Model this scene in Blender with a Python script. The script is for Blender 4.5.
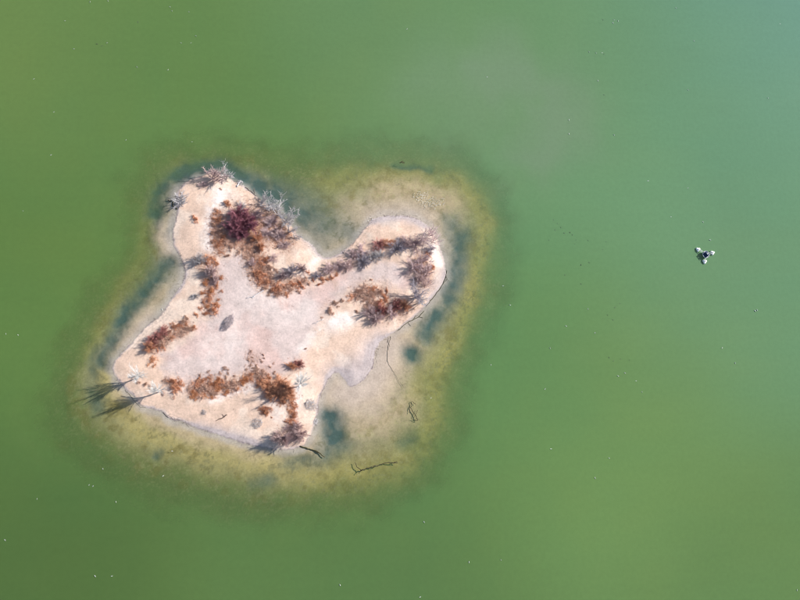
import bpy, math, random
import numpy as np
from mathutils import Vector, Matrix, Euler

scene = bpy.context.scene
for o in list(bpy.data.objects):
    bpy.data.objects.remove(o, do_unlink=True)
COL = scene.collection
random.seed(7)

# ------------------------------------------------------------------ camera
PW, PH = 800.0, 600.0            # photograph pixels
FPX = 900.0                      # focal length in those pixels
NADIR = (225.0, 520.0)           # pixel straight below the camera
HCAM = 214.0
_d = Vector((NADIR[0]-PW/2, -(NADIR[1]-PH/2), -FPX)).normalized()   # world down in camera axes
_z = -_d
_y = (Vector((0, 1, 0)) - _z*_z.y).normalized()
_x = _y.cross(_z)
ROT = Matrix((_x, _y, _z))       # camera axes -> world axes
CAM = Vector((0, 0, HCAM))
cam = bpy.data.cameras.new('camera')
cam.sensor_width = 36.0
cam.lens = 36.0*FPX/PW
cam.clip_start = 1.0
cam.clip_end = 9000.0
cam_o = bpy.data.objects.new('camera', cam)
cam_o.matrix_world = Matrix.Translation(CAM) @ ROT.to_4x4()
COL.objects.link(cam_o)
scene.camera = cam_o

R3 = np.array(ROT)
def P(px, py, z=0.0):            # pixel -> point on the level z
    v = R3 @ np.array([px-PW/2, -(py-PH/2), -FPX])
    t = (z-HCAM)/v[2]
    return np.array([v[0]*t, v[1]*t, z])
def PIX(x, y, z=0.0):            # world arrays -> pixel arrays
    q = np.stack([x, y, np.zeros_like(x)+z-HCAM], -1) @ R3
    return PW/2+FPX*q[..., 0]/-q[..., 2], PH/2-FPX*q[..., 1]/-q[..., 2]

# ------------------------------------------------------------------ light
a_, b_ = P(159, 392), P(105, 412)
sh = (b_-a_); sh /= np.linalg.norm(sh)
SUN_EL = math.radians(32.0)
to_sun = Vector((-sh[0]*math.cos(SUN_EL), -sh[1]*math.cos(SUN_EL), math.sin(SUN_EL)))
SUN_AZ = math.atan2(to_sun.x, to_sun.y)
world = bpy.data.worlds.new('World'); scene.world = world; world.use_nodes = True
wn = world.node_tree; wn.nodes.clear()
sky = wn.nodes.new('ShaderNodeTexSky'); sky.sky_type = 'NISHITA'; sky.sun_disc = False
sky.sun_elevation = SUN_EL; sky.sun_rotation = SUN_AZ
sky.air_density = 1.0; sky.dust_density = 1.0; sky.ozone_density = 1.0
bg = wn.nodes.new('ShaderNodeBackground'); bg.inputs['Strength'].default_value = 0.095
wo = wn.nodes.new('ShaderNodeOutputWorld')
wn.links.new(sky.outputs[0], bg.inputs[0]); wn.links.new(bg.outputs[0], wo.inputs[0])
sun = bpy.data.lights.new('sun', 'SUN'); sun.energy = 4.5; sun.angle = math.radians(0.53)
sun.color = (1.0, 0.955, 0.90)
sun_o = bpy.data.objects.new('sun', sun)
sun_o.rotation_euler = to_sun.to_track_quat('Z', 'Y').to_euler()
sun_o.location = (0, 0, 300)
COL.objects.link(sun_o)
scene.render.engine = 'CYCLES'
vs = scene.view_settings
vs.view_transform = 'Standard'; vs.look = 'None'; vs.gamma = 1.0; vs.use_curve_mapping = False
vs.exposure = 0.62
scene.cycles.filter_width = 1.05

# ------------------------------------------------------------------ helpers
def srgb(r, g, b):
    f = lambda c: ((c/255+0.055)/1.055)**2.4 if c > 10 else c/255/12.92
    return (f(r), f(g), f(b))

_rng = np.random.default_rng(11)
LAT = _rng.random((256, 256))
def vnoise(x, y):
    xi = np.floor(x).astype(int); yi = np.floor(y).astype(int)
    fx = x-xi; fy = y-yi
    fx = fx*fx*(3-2*fx); fy = fy*fy*(3-2*fy)
    g = lambda i, j: LAT[(xi+i) & 255, (yi+j) & 255]
    return (g(0, 0)*(1-fx)+g(1, 0)*fx)*(1-fy)+(g(0, 1)*(1-fx)+g(1, 1)*fx)*fy
def fbm(x, y, o=4):
    s = 0; a = 1; n = 0
    for k in range(o):
        s = s+a*vnoise(x*2**k+17.3*k, y*2**k+5.1*k); n += a; a *= .5
    return s/n          # 0..1, mean .5

def seg_dist(px, py, pts, closed=False):
    best = np.full(px.shape, 1e9)
    n = len(pts)
    for i in range(n if closed else n-1):
        ax, ay = pts[i]; bx, by = pts[(i+1) % n]
        dx, dy = bx-ax, by-ay
        L = dx*dx+dy*dy
        t = np.clip(((px-ax)*dx+(py-ay)*dy)/L, 0, 1) if L > 0 else 0*px
        best = np.minimum(best, (px-ax-t*dx)**2+(py-ay-t*dy)**2)
    return np.sqrt(best)
def inside(px, py, pts):
    r = np.zeros(px.shape, bool); n = len(pts)
    for i in range(n):
        ax, ay = pts[i]; bx, by = pts[(i+1) % n]
        if ay == by: continue
        c = ((ay > py) != (by > py)) & (px < (bx-ax)*(py-ay)/(by-ay)+ax)
        r ^= c
    return r
def smooth(pts, it=2):
    for _ in range(it):
        q = []
        for i in range(len(pts)):
            a, b = pts[i], pts[(i+1) % len(pts)]
            q += [(a[0]*.75+b[0]*.25, a[1]*.75+b[1]*.25), (a[0]*.25+b[0]*.75, a[1]*.25+b[1]*.75)]
        pts = q
    return pts
def sdf(px, py, pts):            # + inside
    d = seg_dist(px, py, pts, True)
    return np.where(inside(px, py, pts), d, -d)
def sst(a, b, x):
    t = np.clip((x-a)/(b-a), 0, 1); return t*t*(3-2*t)

SHORE = smooth([(184,183),(192,179.5),(200,176.5),(208,173),(216,170),(225,176),(232,180),(238,183),(245,187.5),
 (252,192.5),(258,198),(264,203),(274,209),(283,216),(290,224),(297,233),(303,238.5),(310,242.5),(315,248),
 (319,254),(323,256.8),(329,256.8),(336,255),(344,251),(350,247),(355,242),(360,235),(365,228),(369,222),
 (376,218),(386,216),(400,215),(412,216.5),(421,220.5),(428,226),(434,232.5),(438,239.5),(441,248),(443,256),
 (445,264),(446,270),(445,277),(441,286),(435,294),(428,303),(422,310),(415,317),(407,321.5),(400,327.5),
 (394,332.5),(388,337),(381,341),(376,350),(374.5,359),(373.5,367),(369,374),(362,381),(356,386),(350.5,387),
 (346,382),(341,375),(336.5,372),(331,376),(326,384),(321,394),(318.5,402),(318.5,410),(316,420),(313,430),
 (309,439),(303,446),(295,449),(285,450.5),(275,449),(265,447.5),(255,446),(242,442),(228,438),(212,433),
 (200,429),(190,425),(182,421),(174,420),(167,417),(163,412),(155,410),(147.5,408),(138,404),(134,396),
 (125,390),(118,380),(111.5,371),(113.5,363),(121,354.5),(132.5,342),(137,337),(144,328),(152,322),(159,317),
 (165,310),(172,298),(176,291),(182,283.5),(185.5,275),(184,264),(179,255),(174,247),(172,239),(173,230),
 (176,219),(178,210),(174.5,201),(177,191)], 1)
APRON = smooth([(150,175),(185,160),(230,156),(280,168),(330,166),(380,160),(430,164),(470,180),(490,212),(494,250),
 (483,292),(468,332),(455,370),(446,420),(430,458),(392,484),(330,500),(270,505),(210,492),(150,478),(100,452),
 (70,418),(64,385),(80,348),(100,312),(120,283),(145,250),(146,210)], 2)
CRUST = smooth([(207,262),(230,256),(250,262),(258,288),(275,296),(300,288),(330,282),(358,272),(392,258),(408,268),
 (416,282),(405,292),(388,285),(362,282),(348,293),(328,304),(322,320),(312,338),(304,356),(298,366),(280,376),
 (255,378),(236,380),(205,384),(185,386),(168,374),(158,358),(172,347),(192,336),(203,322),(212,305),(205,285)], 2)

# brushes over the lake bed: (polyline, width px, strength)
TEAL = [([(169,262),(150,280),(128,312),(110,342),(101,362)], 7.5, .85), ([(150,285),(122,318)], 9, .55),
 ([(155,212),(156,195),(168,178),(192,168),(222,166),(248,178),(272,196),(290,206)], 9, 1.0), ([(180,180),(205,171)], 5, .6),
 ([(275,190),(300,205),(322,226)], 17, .75), ([(322,240),(345,232)], 10, .45), ([(330,418),(334,438)], 9.5, 1.0),
 ([(338,446),(326,454)], 12, .55), ([(411,355)], 8, 1.1), ([(440,312),(424,336)], 8, .8),
 ([(462,238),(457,270),(447,300)], 10, .72), ([(448,222),(456,236)], 8, .5), ([(157,455)], 5, .8),
 ([(254,486),(270,480)], 7, .5), ([(396,163),(432,167)], 4, .8), ([(285,464),(320,459)], 8, .45),
 ([(405,443),(415,437)], 7, .35), ([(96,350),(90,385),(96,410)], 7, .5), ([(186,222),(166,232)], 4, .2)]
PALE = [([(345,398),(372,392),(388,368),(398,345)], 22, 1.0), ([(352,420),(385,420),(402,410)], 22, .75),
 ([(385,193),(420,192),(448,202)], 18, .75), ([(428,212),(442,224)], 10, .6), ([(350,205),(372,212)], 14, .45),
 ([(163,215),(163,235),(172,258)], 8, .75), ([(158,290),(140,318),(118,348)], 8, .8), ([(300,222),(330,248),(345,245)], 8, .4),
 ([(116,390),(150,416),(200,436),(255,452)], 8, .7), ([(360,450),(390,448)], 20, .4), ([(309,432),(312,452)], 6, .6)]
OLIVE = [([(455,176),(478,195),(488,222),(486,255),(474,290),(458,330),(444,368),(438,410),(428,450)], 11, 1.0),
 ([(100,372),(108,402),(140,430),(190,450),(250,464),(310,474),(370,474),(410,462)], 17, .9),
 ([(330,178),(380,175),(430,172)], 13, .6), ([(180,165),(160,180),(148,215),(140,250),(110,310),(86,350)], 8, .55),
 ([(418,395),(432,370),(446,340)], 12, .6)]
LITTER = [([(215,212),(214,235),(218,250)], 6, .8), ([(225,235),(250,245),(256,252)], 11, 1.0), ([(255,262),(268,282)], 9, .7),
 ([(208,258),(212,280),(208,312)], 8, .6), ([(150,345),(188,326)], 7, .6), ([(190,388),(240,384)], 9, .7),
 ([(246,378),(262,376)], 8, .6), ([(268,390),(290,396)], 11, .7), ([(292,405),(292,424)], 5, .6), ([(280,288),(305,281)], 7, .6),
 ([(355,293),(385,296)], 11, .5), ([(372,312),(408,306)], 9, .7), ([(320,277),(365,258),(415,243)], 7, .2),
 ([(418,258),(425,280)], 9, .6), ([(252,355),(256,366)], 7, .3), ([(172,385)], 8, .5), ([(265,410)], 6, .5), ([(262,225),(285,245)], 10, .8),
 ([(240,215),(255,230)], 15, .8), ([(222,216),(222,250)], 8, .8), ([(262,212),(275,226),(290,238)], 9, .6), ([(252,262),(262,284)], 9, .7), ([(200,262)], 7, .4), ([(296,366)], 7, .4), ([(330,308)], 6, .3), ([(285,436),(300,434)], 10, .5)]
WHITE = [([(222,196),(212,210),(209,232),(210,246)], 7, .9), ([(332,325),(345,318)], 7, .8), ([(300,352),(322,330)], 4, .6),
 ([(215,402),(235,394),(255,384)], 4, .8), ([(298,385),(297,420)], 3, .9), ([(215,345),(235,335)], 14, .4), ([(300,275),(312,262)], 5, .5),
 ([(280,415),(278,405)], 7, .5), ([(255,300),(300,310)], 16, .3), ([(172,392),(190,386)], 4, .6), ([(434,240),(438,262)], 5, .6)]
WET = [([(196,428),(255,442)], 5, 6.0), ([(338,378),(352,376),(364,366),(370,350)], 11, 13.0), ([(376,222),(400,219),(422,226)], 6, 4.5),
 ([(300,243),(320,258)], 4, 2.0), ([(443,275),(430,298)], 3, 3.0)]
SILT = [([(340,392),(352,396),(370,388),(382,366),(390,346)], 17, 1.0), ([(330,392),(345,404),(372,404)], 14, .6), ([(372,214),(402,208),(430,216)], 8, .5), ([(160,226),(168,250)], 6, .5), ([(128,340),(150,312)], 6, .5)]
DAMP = [([(334,378),(350,373),(364,360),(379,342)], 12, .95), ([(196,427),(225,434),(256,443)], 5, .8), ([(378,221),(400,217),(424,226)], 5, .8), ([(306,244),(322,258),(345,252)], 4, .5), ([(441,270),(430,296)], 4, .6), ([(186,272),(178,290)], 3, .5)]
def brush(px, py, lst):
    r = np.zeros(px.shape)
    for pts, w, s in lst:
        d = seg_dist(px, py, pts) if len(pts) > 1 else np.hypot(px-pts[0][0], py-pts[0][1])
        r = np.maximum(r, s*np.exp(-(d/w)**2*0.8))
    return r

def fields(x, y):
    px, py = PIX(x, y, 0.0)
    wx = px+(fbm(px*.08, py*.08)-.5)*5+(fbm(px*.35+9, py*.35)-.5)*2.2
    wy = py+(fbm(px*.08+40, py*.08+7)-.5)*5+(fbm(px*.35, py*.35+31)-.5)*2.2
    wl = px+(fbm(px*.05+3, py*.05)-.5)*14+(fbm(px*.2, py*.2+4)-.5)*6
    wm = py+(fbm(px*.05, py*.05+8)-.5)*14+(fbm(px*.2+2, py*.2)-.5)*6
    s = sdf(px+(wx-px)*.5, py+(wy-py)*.5, SHORE)+(fbm(px*.7+3, py*.7)-.5)*2.0
    ap = sdf(wl, wm, APRON)+9
    out = np.maximum(-s, 0); rim = np.maximum(ap, 0)
    t = out/(out+rim+1e-3)
    teal = brush(wl*.6+px*.4, wm*.6+py*.4, TEAL)
    teal = teal*(.92+.35*sst(.3, .66, fbm(px*.06+21, py*.06+44)))
    pale = brush(wl, wm, PALE)*(1-np.clip(teal, 0, 1)*.8)
    edge = (fbm(px*.045+70, py*.045+20)-.5)*.9+(fbm(px*.16, py*.16+50)-.5)*.12
    dep = .03+1.0*t**1.5+1.35*sst(-32, 24, -ap+edge*26)+np.maximum(-ap-8+edge*26, 0)*.075
    dep = np.where(s > 0, 0, dep)
    dep = dep*(1-.72*np.clip(pale, 0, 1))
    silt = brush(px, py, SILT)*sst(0, .6, 1.15-np.clip(teal, 0, 1))
    dep = dep*(1-.75*np.clip(silt, 0, 1))
    dep = dep+teal*.16*sst(0, 6, out)
    dep = np.minimum(dep, 4.0)
    return px, py, wx, wy, wl, wm, s, t, teal, pale, dep

# ------------------------------------------------------------------ materials
def mat(name):
    m = bpy.data.materials.new(name); m.use_nodes = True
    nt = m.node_tree; nt.nodes.clear()
    out = nt.nodes.new('ShaderNodeOutputMaterial')
    return m, nt, out
def N(nt, t, **kw):
    n = nt.nodes.new(t)
    for k, v in kw.items(): setattr(n, k, v)
    return n

def plant_mat(name, c1, c2, rough=.85, scale=3.0, spread=.35):
    """two-tone bark or dry leaf, varied from plant to plant and along the plant"""
    m, nt, out = mat(name)
    p = N(nt, 'ShaderNodeBsdfPrincipled'); p.inputs['Roughness'].default_value = rough
    p.inputs['Specular IOR Level'].default_value = .2
    geo = N(nt, 'ShaderNodeTexCoord'); oi = N(nt, 'ShaderNodeObjectInfo')
    no = N(nt, 'ShaderNodeTexNoise'); no.inputs['Scale'].default_value = scale; no.inputs['Detail'].default_value = 3
    nt.links.new(geo.outputs['Object'], no.inputs['Vector'])
    add = N(nt, 'ShaderNodeMath', operation='MULTIPLY_ADD'); add.inputs[1].default_value = spread
    nt.links.new(oi.outputs['Random'], add.inputs[0]); nt.links.new(no.outputs[0], add.inputs[2])
    mr = N(nt, 'ShaderNodeMapRange'); mr.inputs['From Min'].default_value = .35; mr.inputs['From Max'].default_value = .65+spread
    nt.links.new(add.outputs[0], mr.inputs[0])
    mx = N(nt, 'ShaderNodeMix', data_type='RGBA')
    mx.inputs[6].default_value = (*c1, 1); mx.inputs[7].default_value = (*c2, 1)
    nt.links.new(mr.outputs[0], mx.inputs[0]); nt.links.new(mx.outputs[2], p.inputs['Base Color'])
    nt.links.new(p.outputs[0], out.inputs[0])
    return m

def ground_material():
    m, nt, out = mat('sand_and_lake_bed')
    p = N(nt, 'ShaderNodeBsdfPrincipled'); p.inputs['Specular IOR Level'].default_value = .15
    at = N(nt, 'ShaderNodeAttribute', attribute_name='soil')
    tc = N(nt, 'ShaderNodeTexCoord')
    n1 = N(nt, 'ShaderNodeTexNoise'); n1.inputs['Scale'].default_value = 1.9; n1.inputs['Detail'].default_value = 7; n1.inputs['Roughness'].default_value = .8
    n2 = N(nt, 'ShaderNodeTexNoise'); n2.inputs['Scale'].default_value = .35; n2.inputs['Detail'].default_value = 5
    for n in (n1, n2): nt.links.new(tc.outputs['Object'], n.inputs['Vector'])
    r1 = N(nt, 'ShaderNodeMapRange'); r1.inputs['From Min'].default_value = .3; r1.inputs['From Max'].default_value = .7
    r1.inputs['To Min'].default_value = .78; r1.inputs['To Max'].default_value = 1.16
    r2 = N(nt, 'ShaderNodeMapRange'); r2.inputs['From Min'].default_value = .3; r2.inputs['From Max'].default_value = .7
    r2.inputs['To Min'].default_value = .86; r2.inputs['To Max'].default_value = 1.12
    nt.links.new(n1.outputs[0], r1.inputs[0]); nt.links.new(n2.outputs[0], r2.inputs[0])
    mu = N(nt, 'ShaderNodeMath', operation='MULTIPLY')
    nt.links.new(r1.outputs[0], mu.inputs[0]); nt.links.new(r2.outputs[0], mu.inputs[1])
    vm = N(nt, 'ShaderNodeVectorMath', operation='SCALE')
    nt.links.new(at.outputs['Color'], vm.inputs[0]); nt.links.new(mu.outputs[0], vm.inputs['Scale'])
    nt.links.new(vm.outputs[0], p.inputs['Base Color'])
    p.inputs['Roughness'].default_value = .95
    bu = N(nt, 'ShaderNodeBump'); bu.inputs['Strength'].default_value = .35; bu.inputs['Distance'].default_value = .12
    nt.links.new(n1.outputs[0], bu.inputs['Height']); nt.links.new(bu.outputs[0], p.inputs['Normal'])
    nt.links.new(p.outputs[0], out.inputs[0])
    return m

def water_material():
    """turbid green water: the suspended algal matter hides the bed as the depth grows; clear gloss on top"""
    m, nt, out = mat('green_lake_water')
    dp = N(nt, 'ShaderNodeAttribute', attribute_name='depth')
    al = N(nt, 'ShaderNodeAttribute', attribute_name='algae_sky_vignette')
    tc = N(nt, 'ShaderNodeTexCoord')
    n0 = N(nt, 'ShaderNodeTexNoise'); n0.inputs['Scale'].default_value = .02; n0.inputs['Detail'].default_value = 5
    n1 = N(nt, 'ShaderNodeTexNoise'); n1.inputs['Scale'].default_value = .9; n1.inputs['Detail'].default_value = 6; n1.inputs['Roughness'].default_value = .7
    for n in (n0, n1): nt.links.new(tc.outputs['Object'], n.inputs['Vector'])
    a0 = N(nt, 'ShaderNodeMapRange'); a0.inputs['From Min'].default_value = .3; a0.inputs['From Max'].default_value = .7
    a0.inputs['To Min'].default_value = .965; a0.inputs['To Max'].default_value = 1.035
    a1 = N(nt, 'ShaderNodeMapRange'); a1.inputs['From Min'].default_value = .25; a1.inputs['From Max'].default_value = .75
    a1.inputs['To Min'].default_value = .94; a1.inputs['To Max'].default_value = 1.06
    nt.links.new(n0.outputs[0], a0.inputs[0]); nt.links.new(n1.outputs[0], a1.inputs[0])
    mu = N(nt, 'ShaderNodeMath', operation='MULTIPLY'); nt.links.new(a0.outputs[0], mu.inputs[0]); nt.links.new(a1.outputs[0], mu.inputs[1])
    vm = N(nt, 'ShaderNodeVectorMath', operation='SCALE'); nt.links.new(al.outputs['Color'], vm.inputs[0]); nt.links.new(mu.outputs[0], vm.inputs['Scale'])
    mp = N(nt, 'ShaderNodeMapping'); mp.inputs['Rotation'].default_value = (0, 0, .6); mp.inputs['Scale'].default_value = (.05, .35, 1)
    n3 = N(nt, 'ShaderNodeTexNoise'); n3.inputs['Scale'].default_value = 1.0; n3.inputs['Detail'].default_value = 5
    nt.links.new(tc.outputs['Object'], mp.inputs[0]); nt.links.new(mp.outputs[0], n3.inputs['Vector'])
    a3 = N(nt, 'ShaderNodeMapRange'); a3.inputs['From Min'].default_value = .3; a3.inputs['From Max'].default_value = .7
    a3.inputs['To Min'].default_value = .99; a3.inputs['To Max'].default_value = 1.01
    nt.links.new(n3.outputs[0], a3.inputs[0])
    mu2 = N(nt, 'ShaderNodeMath', operation='MULTIPLY'); nt.links.new(mu.outputs[0], mu2.inputs[0]); nt.links.new(a3.outputs[0], mu2.inputs[1])
    nt.links.new(mu2.outputs[0], vm.inputs['Scale'])
    df = N(nt, 'ShaderNodeBsdfDiffuse'); nt.links.new(vm.outputs[0], df.inputs['Color'])
    ex = N(nt, 'ShaderNodeMath', operation='MULTIPLY'); ex.inputs[1].default_value = -.45
    nt.links.new(dp.outputs['Fac'], ex.inputs[0])
    e2 = N(nt, 'ShaderNodeMath', operation='EXPONENT'); nt.links.new(ex.outputs[0], e2.inputs[0])
    tr = N(nt, 'ShaderNodeBsdfTransparent'); tr.inputs['Color'].default_value = (.985, .985, .965, 1)
    mx = N(nt, 'ShaderNodeMixShader')
    nt.links.new(e2.outputs[0], mx.inputs[0]); nt.links.new(df.outputs[0], mx.inputs[1]); nt.links.new(tr.outputs[0], mx.inputs[2])
    bu = N(nt, 'ShaderNodeBump'); bu.inputs['Strength'].default_value = .10; bu.inputs['Distance'].default_value = .03
    n2 = N(nt, 'ShaderNodeTexNoise'); n2.inputs['Scale'].default_value = 2.5; n2.inputs['Detail'].default_value = 4
    nt.links.new(tc.outputs['Object'], n2.inputs['Vector']); nt.links.new(n2.outputs[0], bu.inputs['Height'])
    fr = N(nt, 'ShaderNodeFresnel'); fr.inputs['IOR'].default_value = 1.333
    nt.links.new(bu.outputs[0], fr.inputs['Normal'])
    gl = N(nt, 'ShaderNodeBsdfGlossy'); gl.inputs['Roughness'].default_value = .12
    nt.links.new(bu.outputs[0], gl.inputs['Normal'])
    m2 = N(nt, 'ShaderNodeMixShader')
    ge = N(nt, 'ShaderNodeNewGeometry')                     # seen from below, light refracts through instead of mirroring
    fb = N(nt, 'ShaderNodeMath', operation='SUBTRACT'); fb.inputs[0].default_value = 1.0; nt.links.new(ge.outputs['Backfacing'], fb.inputs[1])
    fm_ = N(nt, 'ShaderNodeMath', operation='MULTIPLY'); nt.links.new(fr.outputs[0], fm_.inputs[0]); nt.links.new(fb.outputs[0], fm_.inputs[1])
    nt.links.new(fm_.outputs[0], m2.inputs[0]); nt.links.new(mx.outputs[0], m2.inputs[1]); nt.links.new(gl.outputs[0], m2.inputs[2])
    nt.links.new(m2.outputs[0], out.inputs[0])
    return m

def simple(name, c, rough=.5, noise=.12, scale=6., metal=0.):
    m, nt, out = mat(name)
    p = N(nt, 'ShaderNodeBsdfPrincipled'); p.inputs['Roughness'].default_value = rough; p.inputs['Metallic'].default_value = metal
    tc = N(nt, 'ShaderNodeTexCoord'); no = N(nt, 'ShaderNodeTexNoise'); no.inputs['Scale'].default_value = scale; no.inputs['Detail'].default_value = 4
    nt.links.new(tc.outputs['Object'], no.inputs['Vector'])
    mx = N(nt, 'ShaderNodeMix', data_type='RGBA')
    mx.inputs[6].default_value = (*[v*(1-noise) for v in c], 1); mx.inputs[7].default_value = (*[min(1, v*(1+noise)) for v in c], 1)
    nt.links.new(no.outputs[0], mx.inputs[0]); nt.links.new(mx.outputs[2], p.inputs['Base Color']); nt.links.new(p.outputs[0], out.inputs[0])
    return m

# ------------------------------------------------------------------ ground and water sheets
def axis(lo, hi, step, far, growth=1.5):
    a = list(np.arange(lo, hi+step*.5, step)); s = step
    l, r = [], []
    v = a[0]
    while v > -far: s *= growth; v -= s; l.append(v)
    s = step; v = a[-1]
    while v < far: s *= growth; v += s; r.append(v)
    return np.array(l[::-1]+a+r)
def sheet(name, xs, ys, Z, material):
    nx, ny = len(xs), len(ys)
    X, Y = np.meshgrid(xs, ys)
    co = np.stack([X, Y, Z], -1).reshape(-1, 3).astype(np.float32)
    i = (np.arange(ny-1)[:, None]*nx+np.arange(nx-1)[None, :]).reshape(-1)
    idx = np.stack([i, i+1, i+nx+1, i+nx], -1).reshape(-1).astype(np.int32)
    me = bpy.data.meshes.new(name)
    me.vertices.add(len(co)); me.vertices.foreach_set('co', co.reshape(-1))
    me.loops.add(len(idx)); me.loops.foreach_set('vertex_index', idx)
    nf = len(idx)//4
    me.polygons.add(nf); me.polygons.foreach_set('loop_start', np.arange(0, nf*4, 4, dtype=np.int32))
    me.polygons.foreach_set('use_smooth', np.ones(nf, bool))
    me.update(calc_edges=True)
    me.materials.append(material)
    o = bpy.data.objects.new(name, me); COL.objects.link(o); o['kind'] = 'structure'
    return o
def color_attr(o, name, c):
    at = o.data.attributes.new(name, 'FLOAT_COLOR', 'POINT')
    rgba = np.ones((len(o.data.vertices), 4), np.float32); rgba[:, :3] = c.reshape(-1, 3)
    at.data.foreach_set('color', rgba.reshape(-1))
def float_attr(o, name, v):
    at = o.data.attributes.new(name, 'FLOAT', 'POINT'); at.data.foreach_set('value', v.reshape(-1).astype(np.float32))

cs = np.array([P(45, 135), P(540, 135), P(45, 520), P(540, 520)])
BX0, BX1, BY0, BY1 = cs[:, 0].min(), cs[:, 0].max(), cs[:, 1].min(), cs[:, 1].max()
STEP = .23
gx = axis(BX0, BX1, STEP, 2500); gy = axis(BY0, BY1, STEP, 2500)
X, Y = np.meshgrid(gx, gy)
px, py, wx, wy, wl, wm, s, t, teal, pale, dep = fields(X, Y)
lump = (fbm(X*.25, Y*.25)-.5)*.16+(fbm(X*1.1, Y*1.1)-.5)*.07
land = .75*(1-np.exp(-np.maximum(s, 0)/24))+.02
s0 = np.maximum(-sdf(px, py, SHORE), 0); a0 = sdf(px, py, APRON)
zd = .03+1.1*(s0/(s0+np.maximum(a0, 0)+1e-3))**1.5+np.minimum(np.maximum(-a0, 0)*.05, 2.5)+teal*.35*sst(0, 6, -s)
zd = zd*(1-.6*np.clip(pale, 0, 1))
Z = np.where(s > 0, land+lump*sst(3, 14, s), -zd+lump*.3*sst(2, 12, -s))
Z = np.where((s <= 0) & (Z > -.012), -.012, Z)
# soil colours
def C(*v): return np.array(v)
def lerp(a, b, f): return a*(1-f[..., None])+b*f[..., None]
sand = C(.66, .48, .37); crust = C(.57, .46, .42); white = C(.80, .71, .655); litter = C(.47, .325, .265)
wet = C(.43, .365, .35); line = C(.16, .125, .115)
n_a = fbm(X*.12, Y*.12); n_b = fbm(X*.6+5, Y*.6); n_c = fbm(X*2.2, Y*2.2+9)
cr = sdf(wl, wm, CRUST)
col = lerp(np.broadcast_to(sand, X.shape+(3,)), crust, sst(-9, 9, cr+(n_b-.5)*14))
col = lerp(col, C(.60, .36, .30), sst(.50, .68, n_a)*.38*sst(-5, 5, cr))
col = lerp(col, C(.72, .58, .475), sst(.46, .66, fbm(X*.22+31, Y*.22+3))*.8*(1-sst(-4, 8, cr)))
wh = brush(wl, wm, WHITE)*1.15
col = lerp(col, white, np.clip(wh*sst(.25, .6, n_b+.15), 0, 1))
li = brush(wl*.5+px*.5, wm*.5+py*.5, LITTER)
col = lerp(col, litter, np.clip(li*sst(.30, .62, n_b*.5+n_c*.5)*.95, 0, 1))
wid = .1+2.6*sst(.4, .75, fbm(px*.045+60, py*.045))+brush(px, py, WET)
col = lerp(col, wet, (1-sst(wid*.4, wid*1.1+1.5, s+(n_b-.5)*2.5))*.9)
col = lerp(col, C(.47, .40, .39), np.clip(brush(wl*.4+px*.6, wm*.4+py*.6, DAMP), 0, 1)*.85)
rg = np.exp(-((s-4.2-3*(n_a-.5))/.5)**2)*.35+np.exp(-((s-7.5-5*(n_a-.5))/.45)**2)*.22
col = lerp(col, C(.34, .26, .22), rg*sst(.4, .6, fbm(px*.06+9, py*.06+70)))
ln = np.exp(-((s-.35)/.55)**2)*sst(.36, .58, fbm(px*.07+90, py*.07+3))*np.clip(.25+n_c, 0, 1)
col = lerp(col, line, np.clip(ln, 0, 1)*.8)
# lake bed
bed = lerp(np.broadcast_to(C(.36, .31, .24), X.shape+(3,)), C(.175, .185, .07), sst(.12, .75, t))
bed = lerp(bed, C(.45, .345, .22), np.clip(pale*1.1, 0, 1)*(1-sst(.35, .9, t)*.5))
ol = brush(wl, wm, OLIVE)
bed = lerp(bed, C(.40, .325, .11), np.clip(ol, 0, 1)*.85*(1-np.clip(pale, 0, 1)*.6))
bed = lerp(bed, C(.40, .355, .32), (1-sst(2, 9, -s+(n_b-.5)*5))*.75)
sp = sst(.52, .66, n_b*.45+n_c*.55)
bed = lerp(bed, C(.14, .115, .05), sp*.6*sst(3, 12, -s)*(1-np.clip(pale, 0, 1)*.7))
wd = sst(.54, .68, fbm(X*.32+77, Y*.32+13)*.6+n_b*.4)
bed = lerp(bed, C(.20, .155, .05), wd*.6*sst(6, 20, -s)*(1-np.clip(pale, 0, 1)*.8))
bed = lerp(bed, C(.46, .42, .22), sst(.55, .72, n_c)*.30*sst(.1, .4, t))
bed = lerp(bed, C(.50, .405, .345), np.clip(brush(px, py, SILT), 0, 1)*.9)
bed = lerp(bed, C(.058, .092, .10), np.clip(teal*1.12*(.86+.5*(n_b-.5)), 0, 1))
col = np.where((s > 0)[..., None], col, bed)
ground = sheet('ground', gx, gy, Z, ground_material())
color_attr(ground, 'soil', np.clip(col, 0, 1))
FX = (gx >= BX0-1e-6) & (gx <= BX1+1e-6); FY = (gy >= BY0-1e-6) & (gy <= BY1+1e-6)
HZ = Z[np.ix_(FY, FX)]; HX0 = gx[FX][0]; HY0 = gy[FY][0]
def gh(x, y):
    i = int(np.clip((x-HX0)/STEP, 0, HZ.shape[1]-2)); j = int(np.clip((y-HY0)/STEP, 0, HZ.shape[0]-2))
    fx = min(max((x-HX0)/STEP-i, 0), 1); fy = min(max((y-HY0)/STEP-j, 0), 1)
    return float((HZ[j, i]*(1-fx)+HZ[j, i+1]*fx)*(1-fy)+(HZ[j+1, i]*(1-fx)+HZ[j+1, i+1]*fx)*fy)

wxs = axis(BX0, BX1, .5, 2500, 1.35); wys = axis(BY0, BY1, .5, 2500, 1.35)
X, Y = np.meshgrid(wxs, wys)
f = fields(X, Y); px, py, dep = f[0], f[1], f[10]
dep = np.where(f[6] > 0, 0.0, dep)
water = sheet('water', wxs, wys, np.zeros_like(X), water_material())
float_attr(water, 'depth', dep)
pxc = np.clip(px, -200, 1000); pyc = np.clip(py, -200, 800)
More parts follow.
